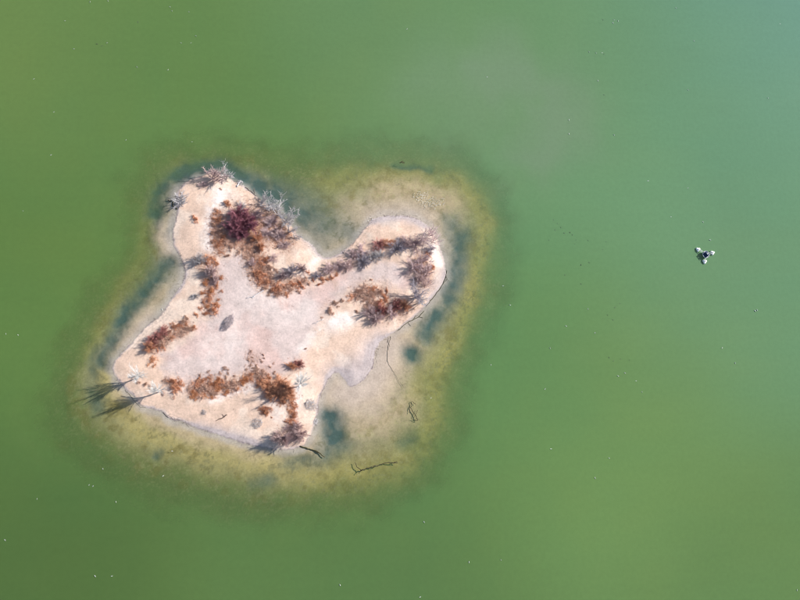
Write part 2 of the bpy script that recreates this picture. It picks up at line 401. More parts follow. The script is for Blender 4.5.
# algal and silt colour of open water, sky glow and corner vignette painted in, as seen at points of the photograph (sRGB), spread smoothly
ALGAE_SKY_VIGNETTE = [(390,27,112,145,100),(630,157,114,155,118),(780,297,112,152,116),(780,577,106,138,86),(390,567,94,126,78),(530,337,106,146,96),
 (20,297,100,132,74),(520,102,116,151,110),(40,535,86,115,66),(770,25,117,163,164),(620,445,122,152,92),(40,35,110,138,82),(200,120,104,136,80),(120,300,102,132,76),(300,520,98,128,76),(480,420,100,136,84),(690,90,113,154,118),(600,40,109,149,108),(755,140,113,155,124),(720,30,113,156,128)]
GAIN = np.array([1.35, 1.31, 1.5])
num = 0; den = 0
for ax_, ay_, *c_ in ALGAE_SKY_VIGNETTE:
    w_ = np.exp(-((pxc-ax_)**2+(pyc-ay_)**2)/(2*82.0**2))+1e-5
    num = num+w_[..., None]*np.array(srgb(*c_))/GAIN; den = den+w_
alg_sky_vig = num/den[..., None]
alg_sky_vig = alg_sky_vig*(1+(fbm(pxc*.012+3, pyc*.012+8)-.5)[..., None]*np.array([.16, .03, -.08]))
plx = pxc+(fbm(pxc*.02, pyc*.02)-.5)*70; ply = pyc+(fbm(pxc*.02+50, pyc*.02+9)-.5)*70
alg_sky_vig = lerp(alg_sky_vig, C(.16, .24, .14), brush(plx, ply, [([(490,75),(530,70),(560,95),(565,130),(545,160)], 28, .8), ([(450,85),(500,110)], 42, .45), ([(600,150),(560,175)], 22, .14), ([(700,250),(640,330)], 50, .06)]))
color_attr(water, 'algae_sky_vignette', np.clip(alg_sky_vig, 0, 1))

# ------------------------------------------------------------------ mesh builder
class MB:
    def __init__(s): s.v = []; s.f = []
    def tube(s, pts, rads, n=3, cap=True):
        base = len(s.v); k = len(pts)
        for i, p in enumerate(pts):
            d = (pts[min(i+1, k-1)]-pts[max(i-1, 0)])
            if d.length < 1e-6: d = Vector((0, 0, 1))
            d.normalize()
            u = d.orthogonal().normalized() if abs(d.z) > .95 else d.cross(Vector((0, 0, 1))).normalized()
            w = d.cross(u)
            for j in range(n):
                a = 2*math.pi*j/n
                s.v.append(p+(u*math.cos(a)+w*math.sin(a))*rads[i])
        for i in range(k-1):
            for j in range(n):
                a = base+i*n+j; b = base+i*n+(j+1) % n
                s.f.append((a, b, b+n, a+n))
        if cap:
            s.f.append(tuple(base+j for j in range(n))[::-1]); s.f.append(tuple(base+(k-1)*n+j for j in range(n)))
    def blade(s, p, d, L, w, droop=.3):
        side = d.cross(Vector((random.gauss(0, 1), random.gauss(0, 1), random.gauss(0, 1))))
        if side.length < 1e-5: return
        side.normalize(); b = len(s.v)
        m = p+d*L*.55; e = p+d*L+Vector((d.x, d.y, -1))*L*droop*.5
        s.v += [p-side*w*.5, p+side*w*.5, m-side*w*.5, m+side*w*.5, e]
        s.f += [(b, b+1, b+3, b+2), (b+2, b+3, b+4)]
    def flake(s, c, r):
        n = Vector((random.gauss(0, 1), random.gauss(0, 1), random.gauss(.5, 1))).normalized()
        u = n.orthogonal().normalized(); w = n.cross(u); b = len(s.v)
        a0 = random.random()*6.28
        for k in range(4):
            a = a0+k*1.571; rr = r*random.uniform(.6, 1.2)
            s.v.append(c+(u*math.cos(a)+w*math.sin(a)*.7)*rr+n*random.uniform(-.2, .2)*r)
        s.f.append((b, b+1, b+2, b+3))
    def mesh(s, name, m, smooth=False):
        me = bpy.data.meshes.new(name); me.from_pydata([tuple(v) for v in s.v], [], s.f); me.update()
        me.materials.append(m)
        if smooth: me.polygons.foreach_set('use_smooth', [True]*len(me.polygons))
        return me

def rdir(lo=0., hi=1.):          # random direction, z between lo and hi
    z = random.uniform(lo, hi); a = random.uniform(0, 2*math.pi); r = math.sqrt(max(0, 1-z*z))
    return Vector((math.cos(a)*r, math.sin(a)*r, z))
def limb(p, d, L, r0, r1, mb, n=3, seg=3, bend=.25, up=.0):
    pts = [p.copy()]; dirs = []
    d = d.normalized()
    for i in range(seg):
        d = (d+Vector((random.gauss(0, bend), random.gauss(0, bend), random.gauss(0, bend)+up))).normalized()
        p = p+d*(L/seg); pts.append(p.copy()); dirs.append(d.copy())
    mb.tube(pts, [r0+(r1-r0)*i/seg for i in range(seg+1)], n, False)
    return pts, dirs

M_WHITE = plant_mat('white_bark', (.68, .65, .63), (.88, .86, .84), scale=1.5)
M_PALE = plant_mat('pale_grey_bark', (.40, .365, .37), (.70, .665, .66), scale=1.2)
M_PINK = plant_mat('pink_grey_twigs', (.47, .33, .315), (.72, .56, .54), scale=1.2)
M_MAUVE = plant_mat('mauve_twigs', (.38, .27, .265), (.80, .62, .61), scale=1.2)
M_SLATE = plant_mat('slate_grey_twigs', (.29, .255, .285), (.66, .60, .65), scale=1.2)
M_MAROON = plant_mat('maroon_twigs', (.24, .08, .11), (.54, .26, .30), scale=1.2)
M_RUST = plant_mat('rust_dry_leaves', (.49, .235, .135), (.86, .48, .30), scale=2.2)
M_ORANGE = plant_mat('orange_dry_leaves', (.52, .235, .115), (.80, .42, .22), scale=2.2)
M_BROWN = plant_mat('brown_dry_stems', (.46, .29, .215), (.80, .57, .45), scale=2.2)
M_RED = plant_mat('crimson_twigs', (.36, .13, .115), (.64, .32, .28), scale=1.5)
M_GREYDEAD = plant_mat('weathered_grey_wood', (.42, .385, .385), (.74, .705, .70), scale=1.5)
M_DARKWOOD = plant_mat('waterlogged_wood', (.045, .04, .022), (.10, .09, .045), scale=1.5)
M_BARK = plant_mat('brown_bark', (.12, .085, .07), (.24, .18, .15), scale=2)

def make_tall_tree(seed, m):     # unit: metres, about 9 m tall, limbs rising steeply in a narrow fan
    random.seed(seed); tr = MB(); cr = MB()
    pts, _ = limb(Vector((0, 0, -.3)), Vector((0, 0, 1)), 4.2, .17, .11, tr, 6, 4, .03, .1)
    for k in range(24):
        f = random.uniform(.35, 1.0)*4; i = min(int(f), 3); b = pts[i].lerp(pts[i+1], f-i)
        z = random.uniform(.86, .985) if k > 8 else random.uniform(.55, .82)
        L = random.uniform(3.4, 5.6)*(1.12-.04*f) if k > 8 else random.uniform(2.0, 3.3)
        q, dd = limb(b, rdir(z, z), L, .06, .018, tr, 4, 5, .05, .015)
        for j in range(36):
            a = random.choice((1, 2, 2, 3, 3, 4)); p0 = q[a].lerp(q[a+1], random.random())
            limb(p0, dd[a]*1.1+rdir(-.1, .6)*.75, random.uniform(.4, 1.15), .025, .012, cr, 3, 2, .10, .02)
    return tr.mesh('trunk', m, True), cr.mesh('crown', m, True)
def make_small_tree(seed, m, nst=5, fork=8, tw=11, thick=1.):   # several upright stems, about 1 unit in radius, 2.2 high
    random.seed(seed); tr = MB(); cr = MB()
    for k in range(nst):
        d = rdir(.72, .97); q, dd = limb(Vector((random.gauss(0, .06), random.gauss(0, .06), -.12)), d, random.uniform(1.3, 2.0), .034*thick, .014*thick, tr, 5, 5, .09, .04)
        for j in range(fork):
            a = random.randint(1, 4); p0 = q[a].lerp(q[a+1], random.random())
            q2, d2 = limb(p0, dd[a]+rdir(-.1, .5)*.9, random.uniform(.4, .9), .016*thick, .008*thick, cr, 3, 3, .13, .04)
            for i in range(tw):
                a2 = random.randint(0, 2); limb(q2[a2].lerp(q2[a2+1], random.random()), d2[a2]+rdir(-.4, .6)*.9, random.uniform(.15, .42), .0085*thick, .0045*thick, cr, 3, 2, .16, .0)
    return tr.mesh('stems', m, True), cr.mesh('crown', m, True)
def make_shrub(seed, m, msm, nst=22, tw=38, thick=1., hgt=1.15, leaf=0):   # dome of twigs, radius 1 unit
    random.seed(seed); st = MB(); cr = MB()
    for k in range(nst):
        d = rdir(.28, .98); L = random.uniform(.65, 1.0)
        d = Vector((d.x, d.y, d.z*hgt))
        q, dd = limb(Vector((random.gauss(0, .10), random.gauss(0, .10), -.07)), d, L, .022*thick, .010*thick, st, 4, 4, .07, .01)
        for j in range(tw):
            a = random.randint(1, 3) if j > 4 else 0
            p0 = q[a].lerp(q[a+1], random.random())
            limb(p0, dd[a]*1.0+rdir(-.2, .8)*.85, random.uniform(.18, .44), .0095*thick, .0045*thick, cr, 3, 2, .14, .02)
            if leaf and random.random() < leaf:
                cr.flake(p0+rdir(-.2, 1)*random.uniform(.05, .25), random.uniform(.025, .05))
    return st.mesh('stems', msm, True), cr.mesh('crown', m, True)
def make_tussock(seed, m, nb=230, nf=260, h=.85):       # dry bunch, radius 1 unit
    random.seed(seed); mb = MB()
    tuft = [(rdir(0, .5)*random.uniform(0, .95)) for _ in range(10)]
    for k in range(nb):
        c = random.choice(tuft); c = Vector((c.x, c.y, -.05))
        d = rdir(.2, 1.0); d.z *= h
        mb.blade(c+Vector((random.gauss(0, .07), random.gauss(0, .07), 0)), d, random.uniform(.25, .62), random.uniform(.02, .045), random.uniform(.1, .6))
    for k in range(nf):
        c = random.choice(tuft); d = rdir(.1, 1)
        p = Vector((c.x, c.y, 0))+Vector((d.x, d.y, d.z*h))*random.uniform(.1, .42)
        mb.flake(p, random.uniform(.03, .075))
    return mb.mesh('tussock', m)
def make_pile(seed, m, n=210, flat=.5, lo=.22, hi=.6):   # dead branches heaped over each other, radius 1 unit
    random.seed(seed); st = MB(); cr = MB()
    for k in range(n):
        a = random.uniform(0, 6.28); r = math.sqrt(random.random())*.85
        z = (1-r*r)*flat*random.random()**.6
        d = Vector((random.gauss(0, .8), random.gauss(0, .8), random.gauss(.35, .35)))
        L = random.uniform(lo, hi); dn = d.normalized(); big = k < n*.3
        p = Vector((math.cos(a)*r, math.sin(a)*r, z+.01))-dn*L*.5
        p.z = max(p.z, -.03)
        limb(p, d, L, .026 if big else .015, .012 if big else .007, st if big else cr, 4 if big else 3, 3, .12, .02)
    return st.mesh('branches', m, True), cr.mesh('twigs', m, True)

KINDS = {}
KINDS['white_tree'] = [make_tall_tree(100+i, M_WHITE) for i in range(3)]
KINDS['pale_tree'] = [make_small_tree(200+i, M_PALE, 5, 8, 9, 1.5) for i in range(3)]
KINDS['pink_tree'] = [make_small_tree(220+i, M_PINK, 7, 9, 11, 1.3) for i in range(2)]
KINDS['thin_tree'] = [make_small_tree(240+i, M_MAUVE, 6, 7, 6, 1.1) for i in range(3)]
KINDS['grey_tree'] = [make_small_tree(260+i, M_SLATE, 7, 9, 9, 1.4) for i in range(2)]
KINDS['mauve'] = [make_shrub(300+i, M_MAUVE, M_MAUVE, 22, 26, 1.2) for i in range(4)]
KINDS['pinkbush'] = [make_shrub(320+i, M_PINK, M_PINK, 26, 40, 1.2) for i in range(3)]
KINDS['slate'] = [make_shrub(340+i, M_SLATE, M_SLATE, 24, 34, 1.15) for i in range(3)]
KINDS['palebush'] = [make_shrub(350+i, M_PALE, M_PALE, 20, 30, 1.1) for i in range(3)]
KINDS['maroon'] = [make_shrub(360+i, M_MAROON, M_MAROON, 30, 50, 1.15, .75) for i in range(3)]
KINDS['red'] = [make_shrub(380+i, M_RED, M_BARK, 22, 36, 1.3, .9, .5) for i in range(3)]
KINDS['rustbush'] = [make_shrub(400+i, M_RUST, M_RUST, 24, 34, 1.2, 1.0, 1.0) for i in range(3)]
KINDS['rust'] = [make_tussock(500+i, M_RUST) for i in range(4)]
KINDS['orange'] = [make_tussock(520+i, M_ORANGE) for i in range(3)]
KINDS['brown'] = [make_tussock(540+i, M_BROWN) for i in range(4)]
KINDS['pile'] = [make_pile(600+i, M_GREYDEAD, 130, .4, .3, .9) for i in range(3)]
M_HEAP = plant_mat('dull_mauve_dead_wood', (.27, .215, .23), (.62, .55, .57), scale=2)
KINDS['heap'] = [make_pile(620, M_HEAP, 300, .55, .2, .6)]

PREFIX = dict(white_tree='bare_tree', pale_tree='bare_tree', pink_tree='bare_tree', thin_tree='bare_tree', grey_tree='bare_tree',
    mauve='shrub', pinkbush='shrub', slate='shrub', palebush='shrub', maroon='shrub', red='shrub', rustbush='shrub',
    rust='grass_tussock', orange='grass_tussock', brown='grass_tussock', pile='brush_pile', heap='brush_pile')
CAT = dict(bare_tree='tree', shrub='shrub', grass_tussock='tussock', brush_pile='brush pile')
HEIGHT = dict(white_tree=8.6, pale_tree=2.0, pink_tree=2.0, thin_tree=2.0, grey_tree=2.0)   # in units of the radius except the tall tree
cnt = {}
up_right = Vector((1, .75, 0)).normalized()
def plant(kind, x, y, r, label, group=None, sy=1.0, rot=None, lean=0., lean_dir=None, hs=1.0, at_base=False):
    """crown centred on photo pixel (x, y), radius r pixels; the foot stands on the ground under it"""
    k = cnt.get(kind, 0); cnt[kind] = k+1
    rnd = random.Random(hash((kind, round(x*10), round(y*10), 5)))
    if kind != 'white_tree': r *= 1.18 if PREFIX[kind] == 'shrub' else 1.0 if PREFIX[kind] == 'brush_pile' else 1.22
    rm = r*.25
    sc = 1.0 if kind == 'white_tree' else rm
    hmid = (HEIGHT.get(kind, .9)*sc*hs)*.55
    p = P(x, y, .4+(0 if at_base else hmid))
    z = gh(p[0], p[1])
    if kind == 'white_tree': sc = r
    name = PREFIX[kind]
    var = KINDS[kind][k % len(KINDS[kind])]
    rz = rnd.uniform(0, 6.28) if rot is None else rot
    E = Euler((0, 0, rz))
    Rm = E.to_matrix()
    if lean:
        ld = lean_dir or up_right
        ax = Vector((0, 0, 1)).cross(ld)
        Rm = Matrix.Rotation(lean, 3, ax) @ Rm
    S = Matrix.Diagonal((sc, sc*sy, sc*hs))
    M4 = (Rm @ S).to_4x4(); M4.translation = Vector((p[0], p[1], max(z, -.3)-.01))
    if isinstance(var, tuple):
        root = bpy.data.objects.new(name, None); root.empty_display_size = .3
        COL.objects.link(root); root.matrix_world = M4
        for me in var:
            c = bpy.data.objects.new(me.name.split('.')[0], me); c.parent = root; COL.objects.link(c)
    else:
        root = bpy.data.objects.new(name, var); COL.objects.link(root); root.matrix_world = M4
    root['label'] = label; root['category'] = CAT[name]
    if group: root['group'] = group
    return root
_h = hash
def hash(t):                     # stable between runs
    v = 1469598103
    for c in repr(t): v = ((v ^ ord(c))*16777619) & 0xffffffff
    return v

# ------------------------------------------------------------------ trees
G = 'tall white-barked bare trees'
plant('white_tree', 138.5, 377.5, .92, 'tall white bare tree nearest the western corner, casting a long shadow over the water', G, at_base=True)
plant('white_tree', 159, 392, .9, 'tall white bare tree second from the western corner, beside rust tussocks', G, at_base=True)
plant('white_tree', 299, 386, 1.0, 'tall white bare tree at the right end of the big rust thicket', G, at_base=True)
G = 'pale bare trees on the northwest lobe'
plant('pink_tree', 213, 176, 8.0, 'pinkish bare tree at the very top tip of the northwest lobe', G, lean=.12, hs=.8)
plant('pale_tree', 226, 172, 6, 'small pale grey tree right beside the pinkish tree at the top tip', G, lean=.35)
for i, (x, y, r, l) in enumerate([(261, 201, 6, 'uppermost pale grey tree of the row leaning over the water behind the maroon shrubs'),
        (269, 206, 7, 'second pale tree from the top of the row leaning over the northern cove'),
        (278, 211, 8, 'large silvery leaning tree midway along the row over the northern cove'),
        (285, 220, 7.5, 'silvery tree fourth down the leaning row above the northern cove'),
        (290, 229, 6, 'pale curved tree near the lower end of the leaning row by the cove'),
        (296, 236, 4, 'smallest pale sapling, lowest of the leaning row by the cove')]):
    plant('pale_tree', x, y, r, l, G, lean=.45)
plant('thin_tree', 424, 236, 8, 'thin mauve bare tree leaning past the slate shrubs near the northeast tip', 'thin bare trees of the northeast arm', lean=.35)
plant('thin_tree', 431, 232, 6.5, 'thin bare tree leaning outward, closest to the northeast tip shoreline', 'thin bare trees of the northeast arm', lean=.5)
plant('thin_tree', 434, 240, 5.5, 'small thin tree just below the two leaning trees at the northeast tip', 'thin bare trees of the northeast arm', lean=.45)
plant('grey_tree', 418, 294, 8, 'dark grey bare tree on the east shore casting streaky shadow to the left', 'bare trees of the east shore', hs=1.15)
plant('pale_tree', 423, 300, 6, 'white bare tree right of the dark grey tree at the east shore edge', 'bare trees of the east shore', lean=.3)
plant('thin_tree', 427, 285, 6, 'thin mauve tree above the dark grey tree on the east shore', 'bare trees of the east shore', lean=.3)
# ------------------------------------------------------------------ shrubs
G = 'shrubs of the northwest lobe'
plant('maroon', 236, 214, 10, 'maroon shrub at the upper left of the big maroon thicket', G)
plant('maroon', 246, 224, 12.5, 'largest maroon shrub on the right of the maroon thicket', G)
plant('maroon', 234, 227, 10, 'maroon shrub at the lower left of the maroon thicket', G)
plant('maroon', 243, 233, 8, 'lowest maroon shrub of the maroon thicket', G)
plant('palebush', 242, 206, 6, 'lilac-grey bush above the maroon thicket', G)
plant('rustbush', 228, 203, 4, 'small rust bush at the top left corner of the maroon thicket', G)
plant('rustbush', 257, 237, 6, 'bright rust bush right below the maroon thicket', G, hs=1.3)
plant('rustbush', 261, 247, 5, 'rust bush under the bright one, right of the brown litter', G, hs=1.3)
for x, y, r, l in [(258, 215, 7, 'pink-grey brush between the maroon thicket and the leaning trees'), (271, 222, 8, 'pink-grey brush just inside the silvery leaning trees'),
        (266, 233, 7, 'thin pink-grey brush right of the bright rust bush'), (279, 234, 8, 'pink-grey brush near the lower leaning trees by the cove'), (284, 244, 6, 'lowest pink-grey brush beside the tan cove sand')]:
    plant('pinkbush', x, y, r, l, G, hs=.5)
plant('palebush', 180, 199, 9.5, 'flattish grey brush at the left edge of the northwest lobe', G, hs=.6)
plant('pinkbush', 203, 184, 6, 'low mauve scrub below the pinkish tree on the northwest lobe', G, hs=.45, sy=.6, rot=.4)
G = 'shrubs of the west shore'
plant('palebush', 199, 260, 8, 'spreading grey-mauve shrub jutting to the west shoreline', G, hs=1.0)
plant('pinkbush', 211, 271, 6.5, 'lilac-pink shrub right below the spreading west shore shrub', G, hs=1.2)
plant('pinkbush', 214, 279, 5, 'smaller lilac-pink shrub under the first one on the west side', G)
plant('palebush', 195.5, 296, 4, 'lone small grey bush on the tan west beach', G)
G = 'shrubs of the island centre'
plant('mauve', 253, 263, 5, 'dark mauve shrub at the left of the central thicket', G)
plant('mauve', 273, 258, 5, 'dark mauve shrub at the top right of the central thicket', G)
plant('mauve', 283, 275, 6, 'dark mauve shrub right of the central thicket by the pale gap', G, hs=1.2)
plant('slate', 292, 271, 7, 'dark slate shrub above the brown tussocks right of centre', G, hs=1.3)
plant('mauve', 302, 268, 6, 'feathery mauve shrub reaching up toward the cove beach', G)
G = 'shrubs along the northeast arm'
for kind, x, y, r, l in [('slate', 317, 275, 5, 'small dark shrub at the left start of the northeast arm hedge'),
        ('mauve', 330, 269, 7.5, 'dark-based mauve shrub second along the northeast arm hedge'),
        ('mauve', 338, 265, 7, 'mauve shrub third along the northeast arm hedge'),
        ('pinkbush', 347, 265, 7, 'pink-mauve shrub midway along the northeast arm hedge'),
        ('mauve', 354, 254, 7, 'wispy dark mauve shrub nearest the inner cove water'),
        ('mauve', 363, 250, 7, 'wispy mauve shrub beside the one nearest the cove water'),
        ('slate', 364, 261, 7.5, 'slate-grey shrub with dark base in mid northeast hedge'),
        ('palebush', 373, 257, 7, 'pale lilac shrub left of the dark gap in the northeast hedge'),
        ('palebush', 381, 254, 6, 'pale lilac shrub right at the dark gap in the northeast hedge'),
        ('red', 379, 244, 6, 'dark red bush on the beach side of the northeast hedge'),
        ('rustbush', 388, 242, 5.5, 'orange-rust bush beside the dark red one on the northeast beach'),
        ('slate', 398, 246, 9, 'large slate-blue shrub right of the orange-rust bush'),
        ('mauve', 407, 241, 7, 'slate shrub right of the large slate-blue one'),
        ('mauve', 415, 243, 8.5, 'streaky mauve shrub between the slate shrubs and the leaning trees'),
        ('slate', 431, 249, 5, 'small slate bush above the bright orange clump by the east tip'),
        ('mauve', 414, 267, 8.5, 'darkest mauve shrub on the inner side of the east tip'),
        ('mauve', 423, 261, 8, 'mauve shrub in the middle of the east tip cluster'),
        ('mauve', 428, 271, 7.5, 'mauve shrub on the shore side of the east tip cluster'),
        ('pinkbush', 420, 278, 6.5, 'pink-mauve shrub at the lower end of the east tip cluster')]:
    plant(kind, x, y, r*(1.15 if x > 360 else 1.02), l, G, hs=.85)
G = 'shrubs of the east mound'
for kind, x, y, r, l in [('mauve', 369, 312, 7.5, 'purple-brown shrub at the left end of the east mound thicket'), ('mauve', 377, 318, 8, 'largest purple-brown shrub at the bottom of the east mound thicket'),
        ('red', 382, 309, 7, 'red-brown shrub in the centre of the east mound thicket'), ('mauve', 392, 311, 7, 'purple shrub right of centre in the east mound thicket'),
        ('red', 397, 305, 6, 'red-brown shrub below the streaky tree shadow'), ('rustbush', 405, 305, 6, 'rust bush at the right end of the east mound thicket')]:
    plant(kind, x, y, r, l, G, hs=1.1)
G = 'shrubs of the southwest hedge'
plant('red', 152, 341, 6, 'crimson-brown shrub at the left end of the southwest hedge', G)
plant('red', 158, 335.5, 5.5, 'crimson shrub second from the left on the southwest hedge', G)
plant('red', 164, 331, 5.5, 'crimson shrub third from the left on the southwest hedge', G)
plant('rustbush', 148.5, 347, 6, 'rust bush at the lowest left corner of the southwest hedge', G)
G = 'shrubs of the south thicket'
for x, y, r, l in [(268, 386, 8, 'rust bush at the upper left of the big south thicket'), (278, 385, 9, 'largest rust bush in the big south thicket'), (287, 387, 7, 'rust bush at the upper right of the big south thicket'),
        (270, 393, 6.5, 'dark-sided rust bush at the lower left of the big south thicket'), (279, 395, 7.5, 'rust bush at the bottom of the big south thicket'), (288, 395, 7, 'rust bush at the lower right of the big south thicket')]:
    plant('rustbush', x, y, r, l, G, hs=.72)
plant('rustbush', 291, 366, 5.5, 'rust bush just above the tall white tree near the thicket', G, sy=.7)
plant('red', 299, 364, 5, 'reddish bush touching the top of the tall white tree by the thicket', G)
plant('pinkbush', 283, 437, 10, 'large pink-grey bush at the southern tip casting a fan-shaped shadow', G, hs=1.5)
plant('pinkbush', 300, 434, 8.5, 'pink-grey bush right of the largest one at the southern tip', G, hs=1.3)
plant('pinkbush', 297, 427, 6, 'small pink-grey bush above the pair at the southern tip', G, hs=1.0)
plant('mauve', 288, 427.5, 3.5, 'small dark bush between the south tussocks and the pink southern bushes', G)
# ------------------------------------------------------------------ brush piles
G = 'heaps of dead grey branches'
a1, b1 = P(223, 329), P(233, 315)
ang = math.atan2(b1[1]-a1[1], b1[0]-a1[0])
plant('heap', 228, 322.5, 10.5, 'long narrow heap of grey branches alone on the pale crust', G, sy=.46, rot=ang, hs=.6)
plant('pile', 258, 421.5, 5.6, 'round heap of grey branches on the tan southern beach', G, hs=1.2)
plant('pile', 311, 404, 6.6, 'whitish heap of bleached branches at the southeast water edge', G, hs=1.0)
plant('pile', 204, 412, 2.8, 'tiny upright bundle of grey sticks on the south beach', G, hs=1.3)
plant('pile', 240, 182, 3.4, 'small bleached branch heap on the upper right rim of the northwest lobe', G)
plant('pile', 315, 421, 4, 'sparse scatter of grey sticks at the edge below the bleached heap', G, hs=.4)
# ------------------------------------------------------------------ tussocks, patch by patch
PATCH = [
 ('tussock in the strip left of the maroon thicket', 'tussocks left of the maroon thicket', 'brown rust',
  [(217,212,3.5),(216,218,3.5),(214,225,4),(213,232,4),(216,238,4),(218,245,3.5),(222,227,4),(224,235,4.5),(221,252,3),(220,219,3.5),(221,241,3.5),(219,232,3.5),(226,243,3),(214,240,3)]),
 ('low brown tussock in the litter below the maroon thicket', 'tussocks below the maroon thicket', 'brown',
  [(230,247,3),(236,244,3),(243,249,3),(248,244,3.5),(238,252,3),(250,252,3),(254,256,3.5),(228,255,3),(246,256,2.5),(252,244,2)]),
 ('tussock in the line along the upper west shore', 'tussocks of the upper west line', 'rust rust orange',
  [(210,257,5),(207,263,3.5),(216,262,3),(206,283,3.5),(211,291,4.5),(204,292,3),(217,285,3),(209,300,3.5),(200,308,2.5),(213,309,5),(206,313,3.5),(218,300,2),(222,291,2),(203,302,2.5),(216,304,3),(196,314,2.5),(208,307,3),(221,278,2.5)]),
 ('tussock in the central thicket right of the crust', 'tussocks of the central thicket', 'brown rust',
  [(261,263,4.5),(258,271,4.5),(265,274,4.5),(268,281,4.5),(264,268,4),(271,276,4),(261,279,3.5),(266,259,4),(270,265,4),(273,283,3),(266,287,3.5),(256,276,3),(276,270,3)]),
 ('tussock in the clump right of the fallen log', 'tussocks beside the fallen log', 'brown rust',
  [(273,289,4.5),(278,287,4.5),(284,289,4.5),(289,286,4),(280,292,4),(294,284,4),(270,292,3.5),(300,282,3.5),(306,280,3),(286,293,3.5),(290,291,3),(298,288,2.5),(303,286,2.5),(309,284,2)]),
 ('rust tussock under the left end of the northeast hedge', 'tussocks below the northeast hedge', 'rust',
  [(322,278,3.5),(327,279,3),(332,277,2.5),(313,280,2),(319,284,2),(337,275,2.5),(308,272,2.5)]),
 ('tussock in the rounded clump on the east mound', 'tussocks of the east mound', 'rust brown',
  [(359,290,4.5),(364,288,4.5),(361,295,4.5),(368,294,4.5),(374,289,4.5),(380,291,5),(384,295,4.5),(381,300,4.5),(375,300,4.5),(370,302,4),(352,297,4),(387,300,3.5),(373,295,4.5),(366,299,3.5),(369,307,3.5),(387,290,3)]),
 ('small brown tussock at the left tail of the east mound', 'tussocks left of the east mound', 'brown',
  [(335,302,3.5),(330,309,3.5),(331,313,2.5),(338,307,1.5),(342,300,2),(357,311.5,2)]),
 ('tussock in the southwest hedge beside the crimson shrubs', 'tussocks of the southwest hedge', 'rust brown',
  [(154,347,4),(158,344,3.5),(163,342,4),(168,338,4),(172,337,3),(173,327,3.5),(178,325,3.5),(184,320,4),(187,318,3),(180,333,4),(185,331,3.5),(190,328,4),(194,326,3.5),(163,347,2.5),(158,350,2),(170,331,3),(186,324,2.5),(152,352,2.5)]),
 ('orange tussock standing alone above the tall white western trees', 'tussocks by the white western trees', 'orange', [(152,361,4.5)]),
 ('rust tussock directly right of the second tall white tree', 'tussocks by the white western trees', 'rust', [(174,380,5),(179,383,4.5),(173,387,4.5),(179,388,3.5)]),
 ('tiny dark tussock near the foot of the white western trees', 'tussocks by the white western trees', 'brown', [(132,377,2),(145,384,2),(138,382,2),(165,379,2),(150,386,1.8),(163,393,2),(174,397,1.5)]),
 ('tussock in the long belt along the south crust edge', 'tussocks of the south belt', 'rust orange brown',
  [(193,392,4.5),(197,386,4.5),(201,391,4.5),(206,386,5.5),(211,390,4),(215,383,4.5),(220,387,4.5),(226,386,4),(231,386,5),(236,384,4),(243,382,4),(248,379,4),(210,378,3),(203,381,3.5),(189,388,3),(205,395,3.5),(214,394,3.5),(227,391,3),(220,379,3),(195,396,3),(199,378,2),(238,388,3),(213,397,2.5)]),
 ('small tussock just above the south belt', 'tussocks above the south belt', 'brown',
  [(225,369,2.5),(220,373,2),(228,373,2),(226,378,2),(209,372,1.6),(200,375,1.6),(234,376,1.6)]),
 ('tussock between the south belt and big rust thicket', 'tussocks left of the big thicket', 'rust brown',
  [(252,374,3.5),(258,376,4.5),(263,374,3.5),(261,381,4),(270,377,3.5),(256,370,3),(247,375,3),(274,373,2),(258,384,3)]),
 ('tiny tussock dotted above the big rust thicket', 'dot-sized tussocks on the crust', 'brown',
  [(250,351.5,2),(249,359,1.6),(252,357.5,1.4),(263,354.5,1.4),(262,361,1.8),(251,365,1.5),(256,365,1.6),(253,368,1.5),(274,363.5,1.2),(253,361,1.2),(264,358,1.2),(270,367,1.5),(247,370,1.5)]),
 ('tiny isolated speck of a tussock on bare ground', 'lone specks on the crust', 'brown',
  [(248.5,276,1.4),(250.5,280.5,1.2),(297,291,1.5),(300.5,292.5,1.4),(371,279.5,2),(306,348.5,1.8),(221,189,1.6),(322,318,1.3)]),
 ('rust tussock in the small clump near the south tip', 'tussocks of the south clearing', 'rust', [(265,412,4),(268,408,4),(262,409,2.5),(267,414,2.5),(272,417.5,1.5)]),
 ('rust tussock in the column below the big thicket', 'tussocks of the south column', 'rust',
  [(292,402,4),(295,408,3.5),(291,411,3.5),(294,416,4),(291,420,3),(286,421,2),(295,423,3.5),(285,402,3),(280,403,2.5)]),
 ('rust tussock with a black shadow alone on the northwest lobe sand', 'lone tussock of the northwest lobe', 'rust', [(196,217,4.2)]),
 ('bright orange tussock above the shoreline of the east tip', 'orange tussocks of the east tip', 'orange', [(429,254,3.2)]),
 ('brightest orange clump close to the eastern shoreline', 'orange tussocks of the east tip', 'orange', [(433,265.5,3)]),
]
ORD = ['', 'second', 'third', 'fourth', 'fifth', 'sixth', 'seventh', 'eighth', 'ninth', 'tenth', 'eleventh', 'twelfth', 'thirteenth', 'fourteenth', 'fifteenth',
       'sixteenth', 'seventeenth', 'eighteenth', 'nineteenth', 'twentieth', 'twenty-first', 'twenty-second', 'twenty-third', 'twenty-fourth', 'twenty-fifth']
def ranked(pts):                 # for each point its place counted along the longer side of its group
    if len(pts) < 2: return ['']
    wide = max(p[0] for p in pts)-min(p[0] for p in pts) >= max(p[1] for p in pts)-min(p[1] for p in pts)
    od = sorted(range(len(pts)), key=lambda i: pts[i][0 if wide else 1])
    r = ['']*len(pts); a, b, c, d = ('leftmost', 'from the left', 'rightmost', 0) if wide else ('topmost', 'from the top', 'lowest', 0)
    for n, i in enumerate(od):
        r[i] = ', '+(a if n == 0 else c if n == len(od)-1 else ORD[n]+' '+b)
    return r
